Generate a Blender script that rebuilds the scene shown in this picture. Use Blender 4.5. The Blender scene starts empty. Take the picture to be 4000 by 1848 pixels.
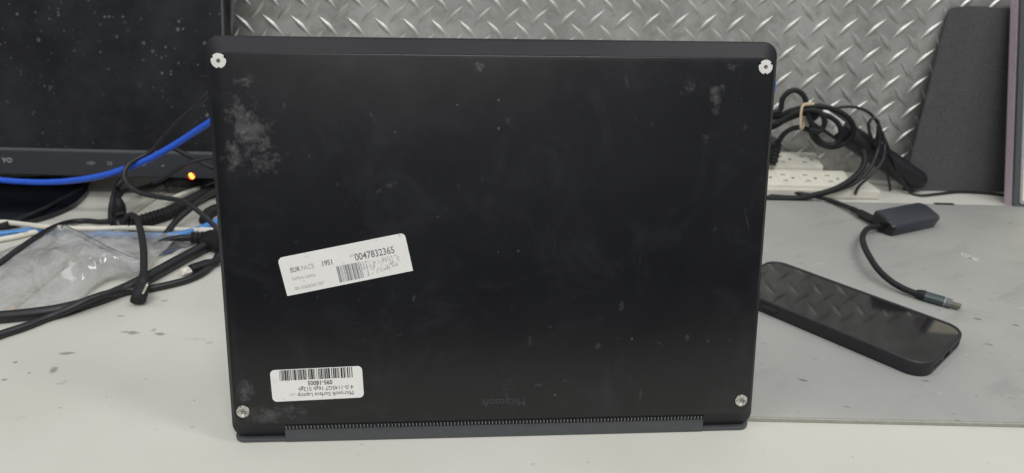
import bpy, bmesh, math, random
from mathutils import Matrix, Vector, noise
random.seed(7)
S = 0.001                                   # all lengths below are millimetres
sc = bpy.context.scene
col = sc.collection

# ------------------------------------------------------------------ camera
cam = bpy.data.objects.new('camera', bpy.data.cameras.new('camera')); col.objects.link(cam)
cam.data.sensor_width = 36.0; cam.data.lens = 2720/4000*36.0
cam.data.clip_start = 0.01; cam.data.clip_end = 50
p, r = math.radians(23.73), math.radians(1.26)
fw = Vector((0, math.cos(p), -math.sin(p))); rt = Vector((1, 0, 0)); up = rt.cross(fw)
rt2 = rt*math.cos(r)+up*math.sin(r); up2 = up*math.cos(r)-rt*math.sin(r)
cam.matrix_world = Matrix(((rt2.x, up2.x, -fw.x, 0), (rt2.y, up2.y, -fw.y, 0), (rt2.z, up2.z, -fw.z, 0.2752), (0, 0, 0, 1)))
cam.data.dof.use_dof = True; cam.data.dof.focus_distance = 0.43; cam.data.dof.aperture_fstop = 9
sc.camera = cam

# ------------------------------------------------------------------ room light
w = bpy.data.worlds.new('World'); sc.world = w; w.use_nodes = True
wn = w.node_tree; bg = wn.nodes['Background']                 # room ambience: pale ceiling overhead, dim walls and floor around
tcw = wn.nodes.new('ShaderNodeTexCoord'); sw = wn.nodes.new('ShaderNodeSeparateXYZ'); mw = wn.nodes.new('ShaderNodeMapRange'); mc = wn.nodes.new('ShaderNodeMix'); mc.data_type = 'RGBA'
wn.links.new(tcw.outputs['Generated'], sw.inputs[0]); wn.links.new(sw.outputs[2], mw.inputs[0]); mw.inputs[1].default_value = -.05; mw.inputs[2].default_value = .85
mw.interpolation_type = 'SMOOTHSTEP'; wn.links.new(mw.outputs[0], mc.inputs[0]); mc.inputs[6].default_value = (.155, .16, .17, 1); mc.inputs[7].default_value = (.62, .63, .64, 1)
wn.links.new(mc.outputs[2], bg.inputs[0]); bg.inputs[1].default_value = 1.0
def ceiling_lamp(x, y, z, sx, sy, power, tint, tx, ty):
    l = bpy.data.lights.new('ceiling_lamp', 'AREA'); l.shape = 'RECTANGLE'; l.size = sx; l.size_y = sy
    l.energy = power; l.color = tint
    o = bpy.data.objects.new('ceiling_lamp', l); col.objects.link(o); o.location = (x, y, z)
    d = Vector((tx, ty, 0))-Vector((x, y, z)); o.rotation_euler = d.to_track_quat('-Z', 'Y').to_euler()
ceiling_lamp(0.80, 0.27, 1.55, 0.20, 0.8, 7.5, (1.0, 0.985, 0.95), 0.2, 0.5)
ceiling_lamp(0.10, -0.62, 1.55, 1.1, 0.25, 20, (1.0, 0.985, 0.95), 0.0, 0.5)
ceiling_lamp(-0.70, 0.20, 1.55, 0.30, 1.0, 4.5, (1.0, 0.985, 0.95), -0.2, 0.5)
sc.view_settings.view_transform = 'Standard'; sc.view_settings.look = 'None'
sc.view_settings.exposure = -0.42; sc.view_settings.gamma = 1.0; sc.view_settings.use_curve_mapping = False
sc.render.engine = 'CYCLES'

# ------------------------------------------------------------------ materials
def lin(h):
    h = h.lstrip('#'); c = [int(h[i:i+2], 16)/255 for i in (0, 2, 4)]
    return tuple(((v/12.92) if v <= .04045 else ((v+.055)/1.055)**2.4) for v in c)+(1,)
class NT:
    def __init__(s, name):
        s.m = bpy.data.materials.new(name); s.m.use_nodes = True; s.t = s.m.node_tree; s.n = s.t.nodes
        s.b = s.n['Principled BSDF']; s.out = s.n['Material Output']; s._tc = None
    def new(s, typ, **kw):
        n = s.n.new(typ)
        for k, v in kw.items(): setattr(n, k, v)
        return n
    def put(s, sock, v):
        if hasattr(v, 'is_output') or isinstance(v, bpy.types.NodeSocket): s.t.links.new(v, sock)
        else: sock.default_value = v
    def tc(s):
        if not s._tc: s._tc = s.new('ShaderNodeTexCoord')
        return s._tc.outputs['Object']
    def mapping(s, loc=(0,0,0), rot=(0,0,0), sca=(1,1,1), vec=None, typ='TEXTURE'):
        n = s.new('ShaderNodeMapping', vector_type=typ)
        s.put(n.inputs['Vector'], vec or s.tc()); n.inputs['Location'].default_value = loc
        n.inputs['Rotation'].default_value = rot; n.inputs['Scale'].default_value = sca
        return n.outputs[0]
    def noise(s, scale, detail=4, rough=.55, vec=None, dist=0):
        n = s.new('ShaderNodeTexNoise'); s.put(n.inputs['Vector'], vec or s.tc())
        n.inputs['Scale'].default_value = scale; n.inputs['Detail'].default_value = detail
        n.inputs['Roughness'].default_value = rough; n.inputs['Distortion'].default_value = dist
        return n.outputs['Fac']
    def rng(s, v, a, b, c=0., d=1., smooth=False):
        n = s.new('ShaderNodeMapRange'); n.clamp = True
        if smooth: n.interpolation_type = 'SMOOTHSTEP'
        s.put(n.inputs[0], v)
        for i, x in enumerate((a, b, c, d)): n.inputs[i+1].default_value = x
        return n.outputs[0]
    def math(s, op, a, b=0., c=None):
        n = s.new('ShaderNodeMath', operation=op); s.put(n.inputs[0], a); s.put(n.inputs[1], b)
        if c is not None: s.put(n.inputs[2], c)
        return n.outputs[0]
    def mix(s, f, a, b):
        n = s.new('ShaderNodeMix', data_type='RGBA'); s.put(n.inputs[0], f); s.put(n.inputs[6], a); s.put(n.inputs[7], b)
        return n.outputs[2]
    def cells(s, scale, plane='XY', off=(0, 0), rot=0., sx=1., vec=None):
        n = s.new('ShaderNodeSeparateXYZ'); s.put(n.inputs[0], s.tc()); c = s.new('ShaderNodeCombineXYZ')
        s.put(c.inputs[0], n.outputs[0]); s.put(c.inputs[1], n.outputs[1 if plane == 'XY' else 2])
        m = s.mapping((off[0], off[1], 0), (0, 0, rot), (sx, 1, 1), vec=c.outputs[0])
        v = s.new('ShaderNodeTexVoronoi', voronoi_dimensions='2D'); s.put(v.inputs['Vector'], m); v.inputs['Scale'].default_value = scale
        sep = s.new('ShaderNodeSeparateColor'); s.put(sep.inputs[0], v.outputs['Color'])
        return v.outputs['Distance'], sep.outputs[0], sep.outputs[1]
    def specks(s, scale, power, k, plane='XY', off=(0, 0), rot=0., sx=1., ragged=.12, soft=.04, nscale=400):
        d, a, b = s.cells(scale, plane, off, rot, sx)
        d = s.math('ADD', d, s.math('MULTIPLY', s.math('SUBTRACT', s.noise(nscale, 3), .5), ragged))
        m = s.rng(s.math('SUBTRACT', s.math('MULTIPLY', s.math('POWER', a, power), k), d), 0, soft)
        return s.math('MULTIPLY', m, s.rng(b, 0, 1, .3, 1.))
    def blob(s, cx, cy, rx, ry, ang=0, lo=.45, axes='XY', cz=0):
        # soft elliptical region of a stain: 1 in the middle, 0 outside
        if axes == 'XY': v = s.mapping((cx*S, cy*S, 0), (0, 0, math.radians(ang)), (rx*S, ry*S, 1e3))
        else: v = s.mapping((cx*S, 0, cy*S), (0, math.radians(-ang), 0), (rx*S, 1e3, ry*S))
        n = s.new('ShaderNodeVectorMath', operation='LENGTH'); s.put(n.inputs[0], v)
        return s.rng(n.outputs['Value'], lo, 1.0, 1, 0, True)
    def bump(s, h, strength=.2, dist=.0005):
        n = s.new('ShaderNodeBump'); s.put(n.inputs['Height'], h); n.inputs['Strength'].default_value = strength
        n.inputs['Distance'].default_value = dist; s.put(s.b.inputs['Normal'], n.outputs[0])
    def setp(s, **kw):
        names = dict(base='Base Color', rough='Roughness', metal='Metallic', spec='Specular IOR Level', trans='Transmission Weight', coat='Coat Weight', alpha='Alpha', sheen='Sheen Weight')
        for k, v in kw.items(): s.put(s.b.inputs[names[k]], v)
        return s
_plain = {}
def plain(name, hexc, rough=.5, metal=0., var=.12, scale=300, bump=0.0, spec=.5, coat=0.):
    if name in _plain: return _plain[name]
    t = NT(name); c = lin(hexc)
    n = t.noise(scale, 4); f = t.rng(n, .3, .7)
    a = tuple(v*(1-var) for v in c[:3])+(1,); b = tuple(min(1, v*(1+var)) for v in c[:3])+(1,)
    t.setp(base=t.mix(f, a, b), rough=t.rng(n, .2, .8, max(.02, rough-.06), min(1, rough+.06)), metal=metal, spec=spec, coat=coat)
    if bump: t.bump(t.noise(scale*4, 2), bump, .0003)
    _plain[name] = t.m; return t.m

def mat_desk():
    t = NT('painted_desk'); tc = t.tc()
    big = t.noise(6, 5); fine = t.noise(900, 2)
    c = t.mix(t.rng(big, .35, .65), lin('#cac9c1'), lin('#d3d2cb'))
    # scattered grime specks
    c = t.mix(t.math('MULTIPLY', t.specks(60, 16., .14, sx=1.6, rot=.3), .6), c, lin('#6f6d67'))
    c = t.mix(t.math('MULTIPLY', t.specks(130, 24., .16, off=(.3, .1)), .45), c, lin('#807c72'))
    # rubbed black scuffs with shapes of their own
    stretch = t.mapping((0, 0, 0), (0, 0, .06), (4.0, 1, 1))
    ns = t.noise(620, 7, .78, vec=stretch, dist=.5)
    scuffs = ((-275.7, 435.8, 8.4, 4.2, -4, 1), (-281.8, 436.6, 6.3, 2.7, 4, 0.9), (-255.6, 434.9, 7.1, 3.6, -8, 1), (-262.7, 439.9, 3.8, 3.8, 0, 0.8), (-227.9, 429.1, 23.1, 3.9, -8, 0.55), (-306.8, 407.6, 9.0, 3.8, 4, 1), (-304.4, 387.7, 4.6, 7.7, 20, 0.9), (-335.3, 395.5, 2.8, 2.7, -12, 1), (-318.1, 383.6, 2.5, 2.0, 4, 0.9), (-329.5, 375.5, 4.1, 2.1, 3, 1), (-290.6, 373.3, 6.3, 4.9, 8, 0.6), (-294.2, 338.1, 7.8, 3.4, 4, 0.45), (-197.9, 358.8, 1.5, 2.6, 30, 0.7), (-275.7, 483.9, 6.0, 3.2, 5, 0.8), (-297.2, 458.9, 5.8, 3.0, 8, 0.7), (-239.0, 380.0, 1.1, 1.4, 0, 0.9))
    acc = None
    for (x, y, rx, ry, a, k) in scuffs:
        m = t.math('MULTIPLY', t.blob(x, y, rx, ry, a, .2), k)
        acc = m if acc is None else t.math('MAXIMUM', acc, m)
    mask = t.rng(t.math('ADD', ns, t.math('MULTIPLY', acc, .40)), .69, .86)
    mask = t.math('MULTIPLY', mask, t.math('MINIMUM', t.math('MULTIPLY', acc, 3.0), 1.0))
    c = t.mix(t.math('MULTIPLY', mask, .6), c, lin('#5f605e'))
    haze = t.math('MULTIPLY', t.math('MULTIPLY', acc, t.rng(t.noise(120, 4, .7), .45, .75)), .35)
    c = t.mix(haze, c, lin('#8d8d89'))
    t.setp(base=c, rough=t.rng(big, .3, .7, .38, .5), spec=.35)
    t.bump(t.noise(1400, 3), .05, .0003)
    return t.m
def mat_mat():
    t = NT('grey_mat_rubber'); big = t.noise(9, 5, .6)
    c = t.mix(t.rng(big, .3, .7), lin('#9c9d9a'), lin('#a8a9a5'))
    st = t.mapping((0, 0, 0), (0, 0, .5), (3.2, 1, 1))
    c = t.mix(t.math('MULTIPLY', t.rng(t.noise(38, 5, .65, vec=st), .56, .72), .38), c, lin('#7d7e7c'))
    c = t.mix(t.math('MULTIPLY', t.specks(85, 12., .15, sx=2.2, rot=-.35), .7), c, lin('#4c4c4c'))
    c = t.mix(t.math('MULTIPLY', t.specks(150, 12., .18, off=(.2, .5), sx=1.6, rot=-.2), .55), c, lin('#565655'))
    c = t.mix(t.math('MULTIPLY', t.specks(60, 12., .16, off=(.7, .3), sx=1.8, rot=-.3), .6), c, lin('#c9cac8'))
    t.setp(base=c, rough=.55, spec=.3); t.bump(t.noise(1500, 3), .12, .0003)
    return t.m
def mat_plate(bar=False):
    t = NT('tread_bar_steel' if bar else 'tread_plate_steel')
    n = t.noise(14, 6, .65); g = t.noise(60, 5, .7)
    c = t.mix(t.rng(n, .3, .7), lin('#bcbcb9'), lin('#e6e6e3'))
    c = t.mix(t.math('MULTIPLY', t.rng(g, .46, .70), .6), c, lin('#9c9a95'))
    c = t.mix(t.math('MULTIPLY', t.rng(t.noise(30, 6, .75, dist=.5), .50, .68), .5), c, lin('#918f89'))
    pale = t.math('MULTIPLY', t.rng(t.noise(23, 6, .78, dist=1.4), .58, .68), .55)
    c = t.mix(pale, c, lin('#efeeea'))
    t.setp(base=c, metal=.72, rough=t.rng(g, .3, .7, .36 if bar else .40, .50 if bar else .56))
    t.bump(t.noise(180, 5, .7), .10, .0006)
    return t.m
def mat_laptop(cover=False):
    t = NT('black_bottom_cover' if cover else 'black_anodised')
    big = t.noise(16, 5, .6); fine = t.noise(220, 4, .6)
    c = t.mix(t.rng(big, .35, .7), lin('#101115'), lin('#151619')) if cover else t.mix(t.rng(big, .35, .7), lin('#212226'), lin('#292a2e'))
    rough = t.math('ADD', t.rng(big, .3, .7, .22, .30) if cover else t.rng(big, .3, .7, .36, .44), t.math('MULTIPLY', t.noise(45, 6, .7, dist=.8), .08))
    if cover:
        acc = None
        for (x, z, rx, rz, a, k) in ((-134, 182, 17, 25, 0, 1.0), (-128, 168, 20, 20, 10, .8), (-142, 166, 9, 16, 0, 1.), (-133, 204, 10, 6, 0, .55), (119, 196, 6, 13, 10, .75), (121, 204, 9, 5, 30, .5), (104, 203, 6, 5, 0, .55), (137, 182, 4, 9, 0, .4), (114, 176, 4, 5, 0, .4),
                 (-143, 33, 9, 12, 0, .85), (-126, 34, 9, 7, 30, .85), (-132, 18, 24, 8, 0, 1.0), (-118, 21, 14, 6, 0, .9), (-10, 213, 6, 4, 0, .55), (-68, 186, 3, 8, 20, .5), (-62, 149, 12, 3, 25, .35), (40, 35, 16, 2, 8, .45), (24, 33, 8, 2, 20, .6), (128, 214, 8, 3, 0, .6), (-128, 92, 14, 2, 60, .25)):
            m = t.math('MULTIPLY', t.blob(x, z, rx*1.15, rz*1.15, a, .0, 'XZ'), k)
            acc = m if acc is None else t.math('MAXIMUM', acc, m)
        blot = t.math('ADD', t.math('MULTIPLY', t.noise(70, 6, .7, dist=.15), .5), t.math('MULTIPLY', t.noise(230, 5, .7), .5))
        mask = t.rng(t.math('ADD', blot, t.math('MULTIPLY', acc, .19)), .575, .72)
        mask = t.math('MULTIPLY', mask, t.math('MINIMUM', t.math('MULTIPLY', acc, 2.5), 1.0))
        c = t.mix(t.math('MULTIPLY', mask, .32), c, lin('#747477'))
        mott = t.math('MULTIPLY', t.math('MULTIPLY', t.rng(t.noise(300, 4, .7), .5, .7), mask), .35)
        c = t.mix(mott, c, lin('#8c8a88'))
        smear = t.math('MULTIPLY', t.rng(t.noise(24, 7, .72, dist=.9), .50, .75), .30)
        c = t.mix(smear, c, lin('#3c3d42'))
        for an, off in ((.5, .1), (-.8, .6), (1.3, .35)):      # hairline scratches
            lines = t.noise(260, 2, .5, vec=t.mapping((off, 0, off), (0, an, 0), (34., 1, 1)))
            gate = t.rng(t.noise(26, 3, .6, vec=t.mapping((off*3, off, 0))), .60, .66)
            c = t.mix(t.math('MULTIPLY', t.math('MULTIPLY', t.rng(lines, .70, .76), gate), .4), c, lin('#5c5d61'))
        c = t.mix(t.math('MULTIPLY', t.specks(90, 26., .10, 'XZ'), .4), c, lin('#9a9a9c'))
        c = t.mix(t.math('MULTIPLY', t.specks(38, 10., .12, 'XZ', off=(.4, .2), sx=.5, ragged=.3), .22), c, lin('#6c6d70'))
        rough = t.math('ADD', rough, t.math('MULTIPLY', mask, .2))
    t.setp(base=c, rough=rough, spec=.52 if cover else .28, metal=0.0 if cover else .15)
    t.bump(t.noise(3500, 2), .06, .0002)
    return t.m
def mat_screen_dusty():
    t = NT('dusty_screen'); c = lin('#16171a')
    tot = None
    for sc_, pw, k, off, rg in ((210, 10., .34, 0, .25), (110, 10., .26, .37, .3), (45, 12., .17, .71, .25), (26, 20., .12, .15, .3)):
        m = t.specks(sc_, pw, k, 'XZ', (off, off*.7), ragged=rg, soft=.07)
        tot = m if tot is None else t.math('MAXIMUM', tot, m)
    clump = t.rng(t.noise(7, 3, .6), .42, .62, .06, 1.0); tot = t.math('MULTIPLY', tot, clump)
    film = t.math('MULTIPLY', t.rng(t.noise(12, 6, .65), .4, .75), .16)
    base = t.mix(film, c, lin('#6a6c70')); base = t.mix(t.math('MULTIPLY', tot, .75), base, lin('#8e9094'))
    t.setp(base=base, rough=t.math('ADD', t.rng(t.noise(20, 4), .3, .7, .16, .26), t.math('MULTIPLY', tot, .5)), spec=.45)
    return t.m
def mat_bag():
    t = NT('clear_plastic_film'); n = t.n
    tr = t.new('ShaderNodeBsdfTransparent'); tr.inputs[0].default_value = (.93, .94, .95, 1)
    gl = t.new('ShaderNodeBsdfGlossy'); gl.inputs['Roughness'].default_value = .07; gl.inputs[0].default_value = (.9, .9, .9, 1)
    df = t.new('ShaderNodeBsdfTranslucent'); df.inputs[0].default_value = lin('#f2f3f4')
    d2 = t.new('ShaderNodeBsdfDiffuse'); d2.inputs[0].default_value = lin('#e0e1e2')
    mm = t.new('ShaderNodeMixShader'); mm.inputs[0].default_value = .55; t.put(mm.inputs[1], df.outputs[0]); t.put(mm.inputs[2], d2.outputs[0])
    m1 = t.new('ShaderNodeMixShader'); t.put(m1.inputs[0], t.rng(t.noise(35, 5, .7, dist=1.5), .35, .7, .30, .76)); t.put(m1.inputs[1], tr.outputs[0]); t.put(m1.inputs[2], mm.outputs[0])
    fr = t.new('ShaderNodeFresnel'); fr.inputs[0].default_value = 1.45
    bp = t.new('ShaderNodeBump'); bp.inputs['Strength'].default_value = .18; bp.inputs['Distance'].default_value = .002; t.put(bp.inputs['Height'], t.noise(60, 4, .6, vec=t.mapping((0,0,0), (0,0,.5), (3, 1, 1)), dist=1.))
    t.put(gl.inputs['Normal'], bp.outputs[0]); t.put(fr.inputs['Normal'], bp.outputs[0])
    m2 = t.new('ShaderNodeMixShader'); t.put(m2.inputs[0], t.math('ADD', t.math('MULTIPLY', fr.outputs[0], .95), .015)); t.put(m2.inputs[1], m1.outputs[0]); t.put(m2.inputs[2], gl.outputs[0])
    t.t.links.new(m2.outputs[0], t.out.inputs[0]); return t.m
def mat_felt():
    t = NT('black_felt'); n = t.noise(700, 5, .85)
    t.setp(base=t.mix(t.rng(n, .3, .75), lin('#36373a'), lin('#717274')), rough=.95, spec=.15, sheen=.15)
    t.bump(t.noise(900, 4, .85), .9, .0012); return t.m
def mat_emit(name, c, e):
    t = NT(name); t.setp(base=c); t.put(t.b.inputs['Emission Color'], c); t.b.inputs['Emission Strength'].default_value = e; return t.m
def mat_sticker():
    t = NT('label_paper'); c = t.mix(t.rng(t.noise(40, 4), .3, .7), lin('#f1f0ed'), lin('#f7f6f4'))
    d = t.math('MULTIPLY', t.rng(t.noise(210, 5, .75), .60, .68), .55)
    c = t.mix(d, c, lin('#8b8779')); t.setp(base=c, rough=.45, spec=.4); return t.m
def mat_ring():
    t = NT('worn_metal_ring'); c = t.mix(t.rng(t.noise(900, 4, .7), .4, .6), lin('#efece2'), lin('#8b8780')); t.setp(base=c, rough=.35, metal=.35); return t.m
def mat_phone_glass():
    t = NT('phone_glass'); t.setp(base=lin('#141416'), rough=t.rng(t.noise(35, 6, .7, dist=1.), .3, .7, .02, .075), spec=.85); return t.m
def mat_weave(name, hexc, freq, ang=0.):
    t = NT(name); n = t.noise(freq, 2)
    t.setp(base=t.mix(t.rng(n, .35, .65), lin('#17181a'), lin(hexc)), rough=.75, spec=.3); t.bump(t.noise(freq, 2, .8), .8, .0006); return t.m

M = dict(desk=mat_desk(), mat=mat_mat(), plate=mat_plate(), bar=mat_plate(True), lap=mat_laptop(), cover=mat_laptop(True), dusty=mat_screen_dusty(), bag=mat_bag(), felt=mat_felt(),
         sticker=mat_sticker(), ring=mat_ring(), pglass=mat_phone_glass(), braid=mat_weave('braided_sleeve', '#3a3b3f', 2600), pinkfoam=None)
M['rubber'] = plain('black_cable_rubber', '#232428', .42, var=.2, spec=.45)
M['hinge'] = plain('grey_hinge_metal', '#5a5c60', .45, metal=.45, var=.06)
M['rubber_soft'] = plain('black_soft_rubber', '#1f2023', .6, var=.2, spec=.35)
M['glossblack'] = plain('black_gloss_plastic', '#1b1c1f', .28, spec=.5)
M['hole'] = plain('dark_recess', '#08080a', .9, spec=.1)
M['fin'] = plain('glint_and_trim_metal', '#9a9da3', .4, metal=.3)
M['white_pl'] = plain('white_plastic', '#e9e8e4', .4, var=.05)
M['ink'] = plain('black_ink', '#2a2a2c', .6); M['ink_mid'] = plain('worn_ink', '#77777a', .6); M['ink_pale'] = plain('faded_ink', '#a9a8a6', .6)
M['engrave'] = plain('etched_mark', '#3c3d41', .5)
M['blue'] = plain('blue_cable_jacket', '#2a5fd8', .33, var=.08, spec=.5)
M['ltblue'] = plain('light_blue_cable_jacket', '#4f8fd6', .35, var=.08)
M['whitecab'] = plain('white_cable_jacket', '#e2dfd2', .42, var=.07, scale=120)
M['beige'] = plain('beige_flat_cable', '#b5ae9f', .5, var=.06)
M['steel'] = plain('bright_steel', '#d8d4ca', .22, metal=1.)
M['dsteel'] = plain('dull_steel', '#8f8c86', .3, metal=1.)
M['bezel'] = plain('monitor_bezel_plastic', '#33353a', .45, var=.1, scale=500, bump=.1)
M['bezel_edge'] = plain('monitor_bezel_lip', '#5c5e62', .4)
M['icon'] = plain('grey_print', '#8f9194', .6)
M['base'] = plain('monitor_stand_plastic', '#15171f', .1, spec=.6)
M['strip'] = plain('ivory_plastic', '#e2dfd3', .4, var=.06, scale=60)
M['slot'] = plain('outlet_slot', '#857f70', .7)
M['slate'] = plain('slate_blue_metal', '#3d414b', .38, metal=.35, var=.06)
M['slate2'] = plain('grey_green_metal', '#4a5558', .35, metal=.4)
M['phonecase'] = plain('phone_case_rubber', '#26272b', .5, var=.1)
M['tan'] = plain('rubber_band_tan', '#d9c3a0', .5)
M['mauve'] = plain('mauve_side_plastic', '#cdbac8', .5)
M['silver'] = plain('silver_frame', '#c3c5c6', .35, metal=.4)
M['greyfr'] = plain('grey_frame', '#55585c', .4)
M['cream'] = mat_emit('lit_cream_screen', lin('#f3ead0'), .3)
M['led'] = mat_emit('orange_led', (1.0, .25, .03, 1), 9.0)
M['ledred'] = mat_emit('red_led_rim', (1.0, .08, .02, 1), .5)
M['pale_print'] = plain('pale_mat_print', '#c9cac6', .6)
M['edge'] = plain('mat_edge', '#a5a499', .5)
M['clear'] = plain('clear_cap', '#6b6f70', .1)
M['brick'] = plain('black_adapter_plastic', '#202125', .38, spec=.45)

# ------------------------------------------------------------------ mesh tools
class MB:
    def __init__(s): s.v = []; s.f = []
    def add(s, vs, fs):
        o = len(s.v); s.v += [tuple(v) for v in vs]; s.f += [tuple(i+o for i in f) for f in fs]; return s
    def box(s, x0, x1, y0, y1, z0, z1):
        return s.add([(x, y, z) for z in (z0, z1) for y in (y0, y1) for x in (x0, x1)], [(0, 2, 3, 1), (4, 5, 7, 6), (0, 1, 5, 4), (2, 6, 7, 3), (0, 4, 6, 2), (1, 3, 7, 5)])
    def loft(s, rings, cap0=True, cap1=True, closed=True):
        n = len(rings[0]); o = []
        fs = []
        for k in range(len(rings)-1):
            for i in range(n if closed else n-1):
                j = (i+1) % n; fs.append((k*n+i, k*n+j, (k+1)*n+j, (k+1)*n+i))
        if cap0: fs.append(tuple(reversed(range(n))))
        if cap1: fs.append(tuple((len(rings)-1)*n+i for i in range(n)))
        return s.add([v for rr in rings for v in rr], fs)
    def tube(s, pts, rad, n=10, prof=None, step=2.5, flat=1.0):
        pts = spline(pts, step); L = len(pts); T = []
        for i in range(L):
            a = pts[max(0, i-1)]; b = pts[min(L-1, i+1)]; d = (b-a); T.append(d.normalized() if d.length > 1e-9 else Vector((1, 0, 0)))
        up = Vector((0, 0, 1)); 
        if abs(T[0].dot(up)) > .9: up = Vector((0, 1, 0))
        nrm = (up-T[0]*up.dot(T[0])).normalized(); rings = []; dist = 0
        for i in range(L):
            if i: dist += (pts[i]-pts[i-1]).length
            nrm = (nrm-T[i]*nrm.dot(T[i])).normalized(); bn = T[i].cross(nrm)
            rr = rad*(prof(dist) if prof else 1)
            rings.append([pts[i]+nrm*(math.cos(a)*rr*flat)+bn*(math.sin(a)*rr) for a in [2*math.pi*k/n for k in range(n)]])
        return s.loft(rings)
    def obj(s, name, mat, parent=None, mtx=None, smooth=False, bevel=0., auto=40):
        me = bpy.data.meshes.new(name); me.from_pydata([(a*S, b*S, c*S) for a, b, c in s.v], [], s.f)
        bm = bmesh.new(); bm.from_mesh(me)
        if bevel: bmesh.ops.bevel(bm, geom=[e for e in bm.edges if len(e.link_faces) == 2 and e.calc_face_angle(0) > .5], offset=bevel*S, segments=2, affect='EDGES', profile=.6)
        bmesh.ops.recalc_face_normals(bm, faces=bm.faces); bm.to_mesh(me); bm.free()
        me.materials.append(mat)
        if smooth:
            me.shade_smooth()
            try: me.set_sharp_from_angle(angle=math.radians(auto))
            except Exception: pass
        return link(name, me, parent, mtx)
def link(name, me, parent=None, mtx=None):
    o = bpy.data.objects.new(name, me); col.objects.link(o)
    if parent: o.parent = parent
    if mtx is not None: o.matrix_local = mtx
    return o
def spline(pts, step=2.5):
    P = [Vector(q) for q in pts]
    if len(P) == 2:
        k = max(2, int((P[1]-P[0]).length/step)); return [P[0].lerp(P[1], i/k) for i in range(k+1)]
    P = [P[0]*2-P[1]]+P+[P[-1]*2-P[-2]]; out = []
    for i in range(1, len(P)-2):
        a, b, c, d = P[i-1:i+3]; k = max(2, int((c-b).length/step))
        for j in range(k):
            u = j/k; out.append(.5*((2*b)+(c-a)*u+(2*a-5*b+4*c-d)*u*u+(3*b-a-3*c+d)*u**3))
    out.append(P[-2]); return out
def rrect(x0, x1, y0, y1, rad, seg=8):
    out = []; rad = max(.01, min(rad, (x1-x0)/2-.01, (y1-y0)/2-.01))
    for cx, cy, a0 in ((x1-rad, y0+rad, -90), (x1-rad, y1-rad, 0), (x0+rad, y1-rad, 90), (x0+rad, y0+rad, 180)):
        for k in range(seg+1):
            a = math.radians(a0+90*k/seg); out.append((cx+rad*math.cos(a), cy+rad*math.sin(a)))
    return out
def slab(x0, x1, y0, y1, z0, z1, rad, ch=.5, seg=8):      # rounded slab with eased rims
    m = MB(); R = []
    for z, i in ((z0, ch), (z0+ch, 0), (z1-ch, 0), (z1-ch*.3, ch*.3), (z1, ch)):
        R.append([(x, y, z) for x, y in rrect(x0+i, x1-i, y0+i, y1-i, rad-i*.5, seg)])
    return m.loft(R)
def disc(m, cx, cy, r0, r1, z0, z1, n=32):                 # washer-like ring
    rings = []
    for rr, z in ((r0, z0), (r1, z0), (r1, z1-.15), (r1-.15, z1), (r0+.1, z1), (r0, z1-.1), (r0, z0)):
        rings.append([(cx+rr*math.cos(2*math.pi*k/n), cy+rr*math.sin(2*math.pi*k/n), z) for k in range(n)])
    return m.loft(rings, False, False)
def text(name, body, size, mat, parent, mtx, bold=0., thick=.03, align='LEFT', sx=1.0, shear=0.):
    cu = bpy.data.curves.new(name, 'FONT'); cu.body = body; cu.size = size*S; cu.offset = bold*S; cu.extrude = thick*S; cu.align_x = align; cu.align_y = 'BOTTOM_BASELINE'; cu.resolution_u = 3; cu.shear = shear
    tmp = bpy.data.objects.new('tmp', cu); col.objects.link(tmp)
    me = bpy.data.meshes.new_from_object(tmp.evaluated_get(bpy.context.evaluated_depsgraph_get())); bpy.data.objects.remove(tmp)
    if sx != 1.0: me.transform(Matrix.Diagonal((sx, 1, 1, 1)))
    me.materials.clear(); me.materials.append(mat); me.name = name
    return link(name, me, parent, mtx)
def T(x, y, z): return Matrix.Translation((x*S, y*S, z*S))
def RX(a): return Matrix.Rotation(math.radians(a), 4, 'X')
def RY(a): return Matrix.Rotation(math.radians(a), 4, 'Y')
def RZ(a): return Matrix.Rotation(math.radians(a), 4, 'Z')
def tag(o, label=None, cat=None, group=None, kind=None):
    if label: o['label'] = label
    if cat: o['category'] = cat
    if group: o['group'] = group
    if kind: o['kind'] = kind
    return o
def empty(name, mtx, label, cat, group=None):
    o = bpy.data.objects.new(name, None); col.objects.link(o); o.empty_display_size = .02; o.matrix_world = mtx
    return tag(o, label, cat, group)
def frame(o, ax, ay=None):                                   # matrix with x along ax, z up
    x = Vector(ax).normalized(); z = Vector((0, 0, 1)); z = (z-x*z.dot(x)).normalized(); y = z.cross(x)
    return Matrix(((x.x, y.x, z.x, o[0]*S), (x.y, y.y, z.y, o[1]*S), (x.z, y.z, z.z, o[2]*S), (0, 0, 0, 1)))
def cable(name, pts, rad, mat, label, cat='cable', group=None, n=10, prof=None, flat=1.0, step=2.5):
    o = MB().tube(pts, rad, n, prof, step, flat).obj(name, mat, smooth=True, auto=75); return tag(o, label, cat, group)

# ------------------------------------------------------------------ setting: desk, tread plate wall
tag(MB().box(-1000, 1000, 120, 850, -30, 0).obj('desk', M['desk'], bevel=1.5), kind='structure')
wall = tag(MB().box(-1000, 1000, 825, 829, 0.3, 520).obj('wall', M['plate']), kind='structure')
def bar_mesh(m, cx, cz, ang):
    L, Wd, h = 15.4, 3.1, 1.6; n = 10; rings = []
    ca, sa = math.cos(ang), math.sin(ang)
    prof = []
    for i in range(n+1):
        u = -1+2*i/n; wd = max(.03, Wd*(1-abs(u)**1.5)); hh = max(.02, h*(1-abs(u)**2.2))
        sec = [(-wd, 0), (-wd*.62, hh*.75), (-wd*.18, hh), (wd*.18, hh), (wd*.62, hh*.75), (wd, 0)]
        rings.append([(cx+L*u*ca-q*sa, -e, cz+L*u*sa+q*ca) for q, e in sec])
    return m.loft(rings, closed=False, cap0=False, cap1=False)
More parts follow.
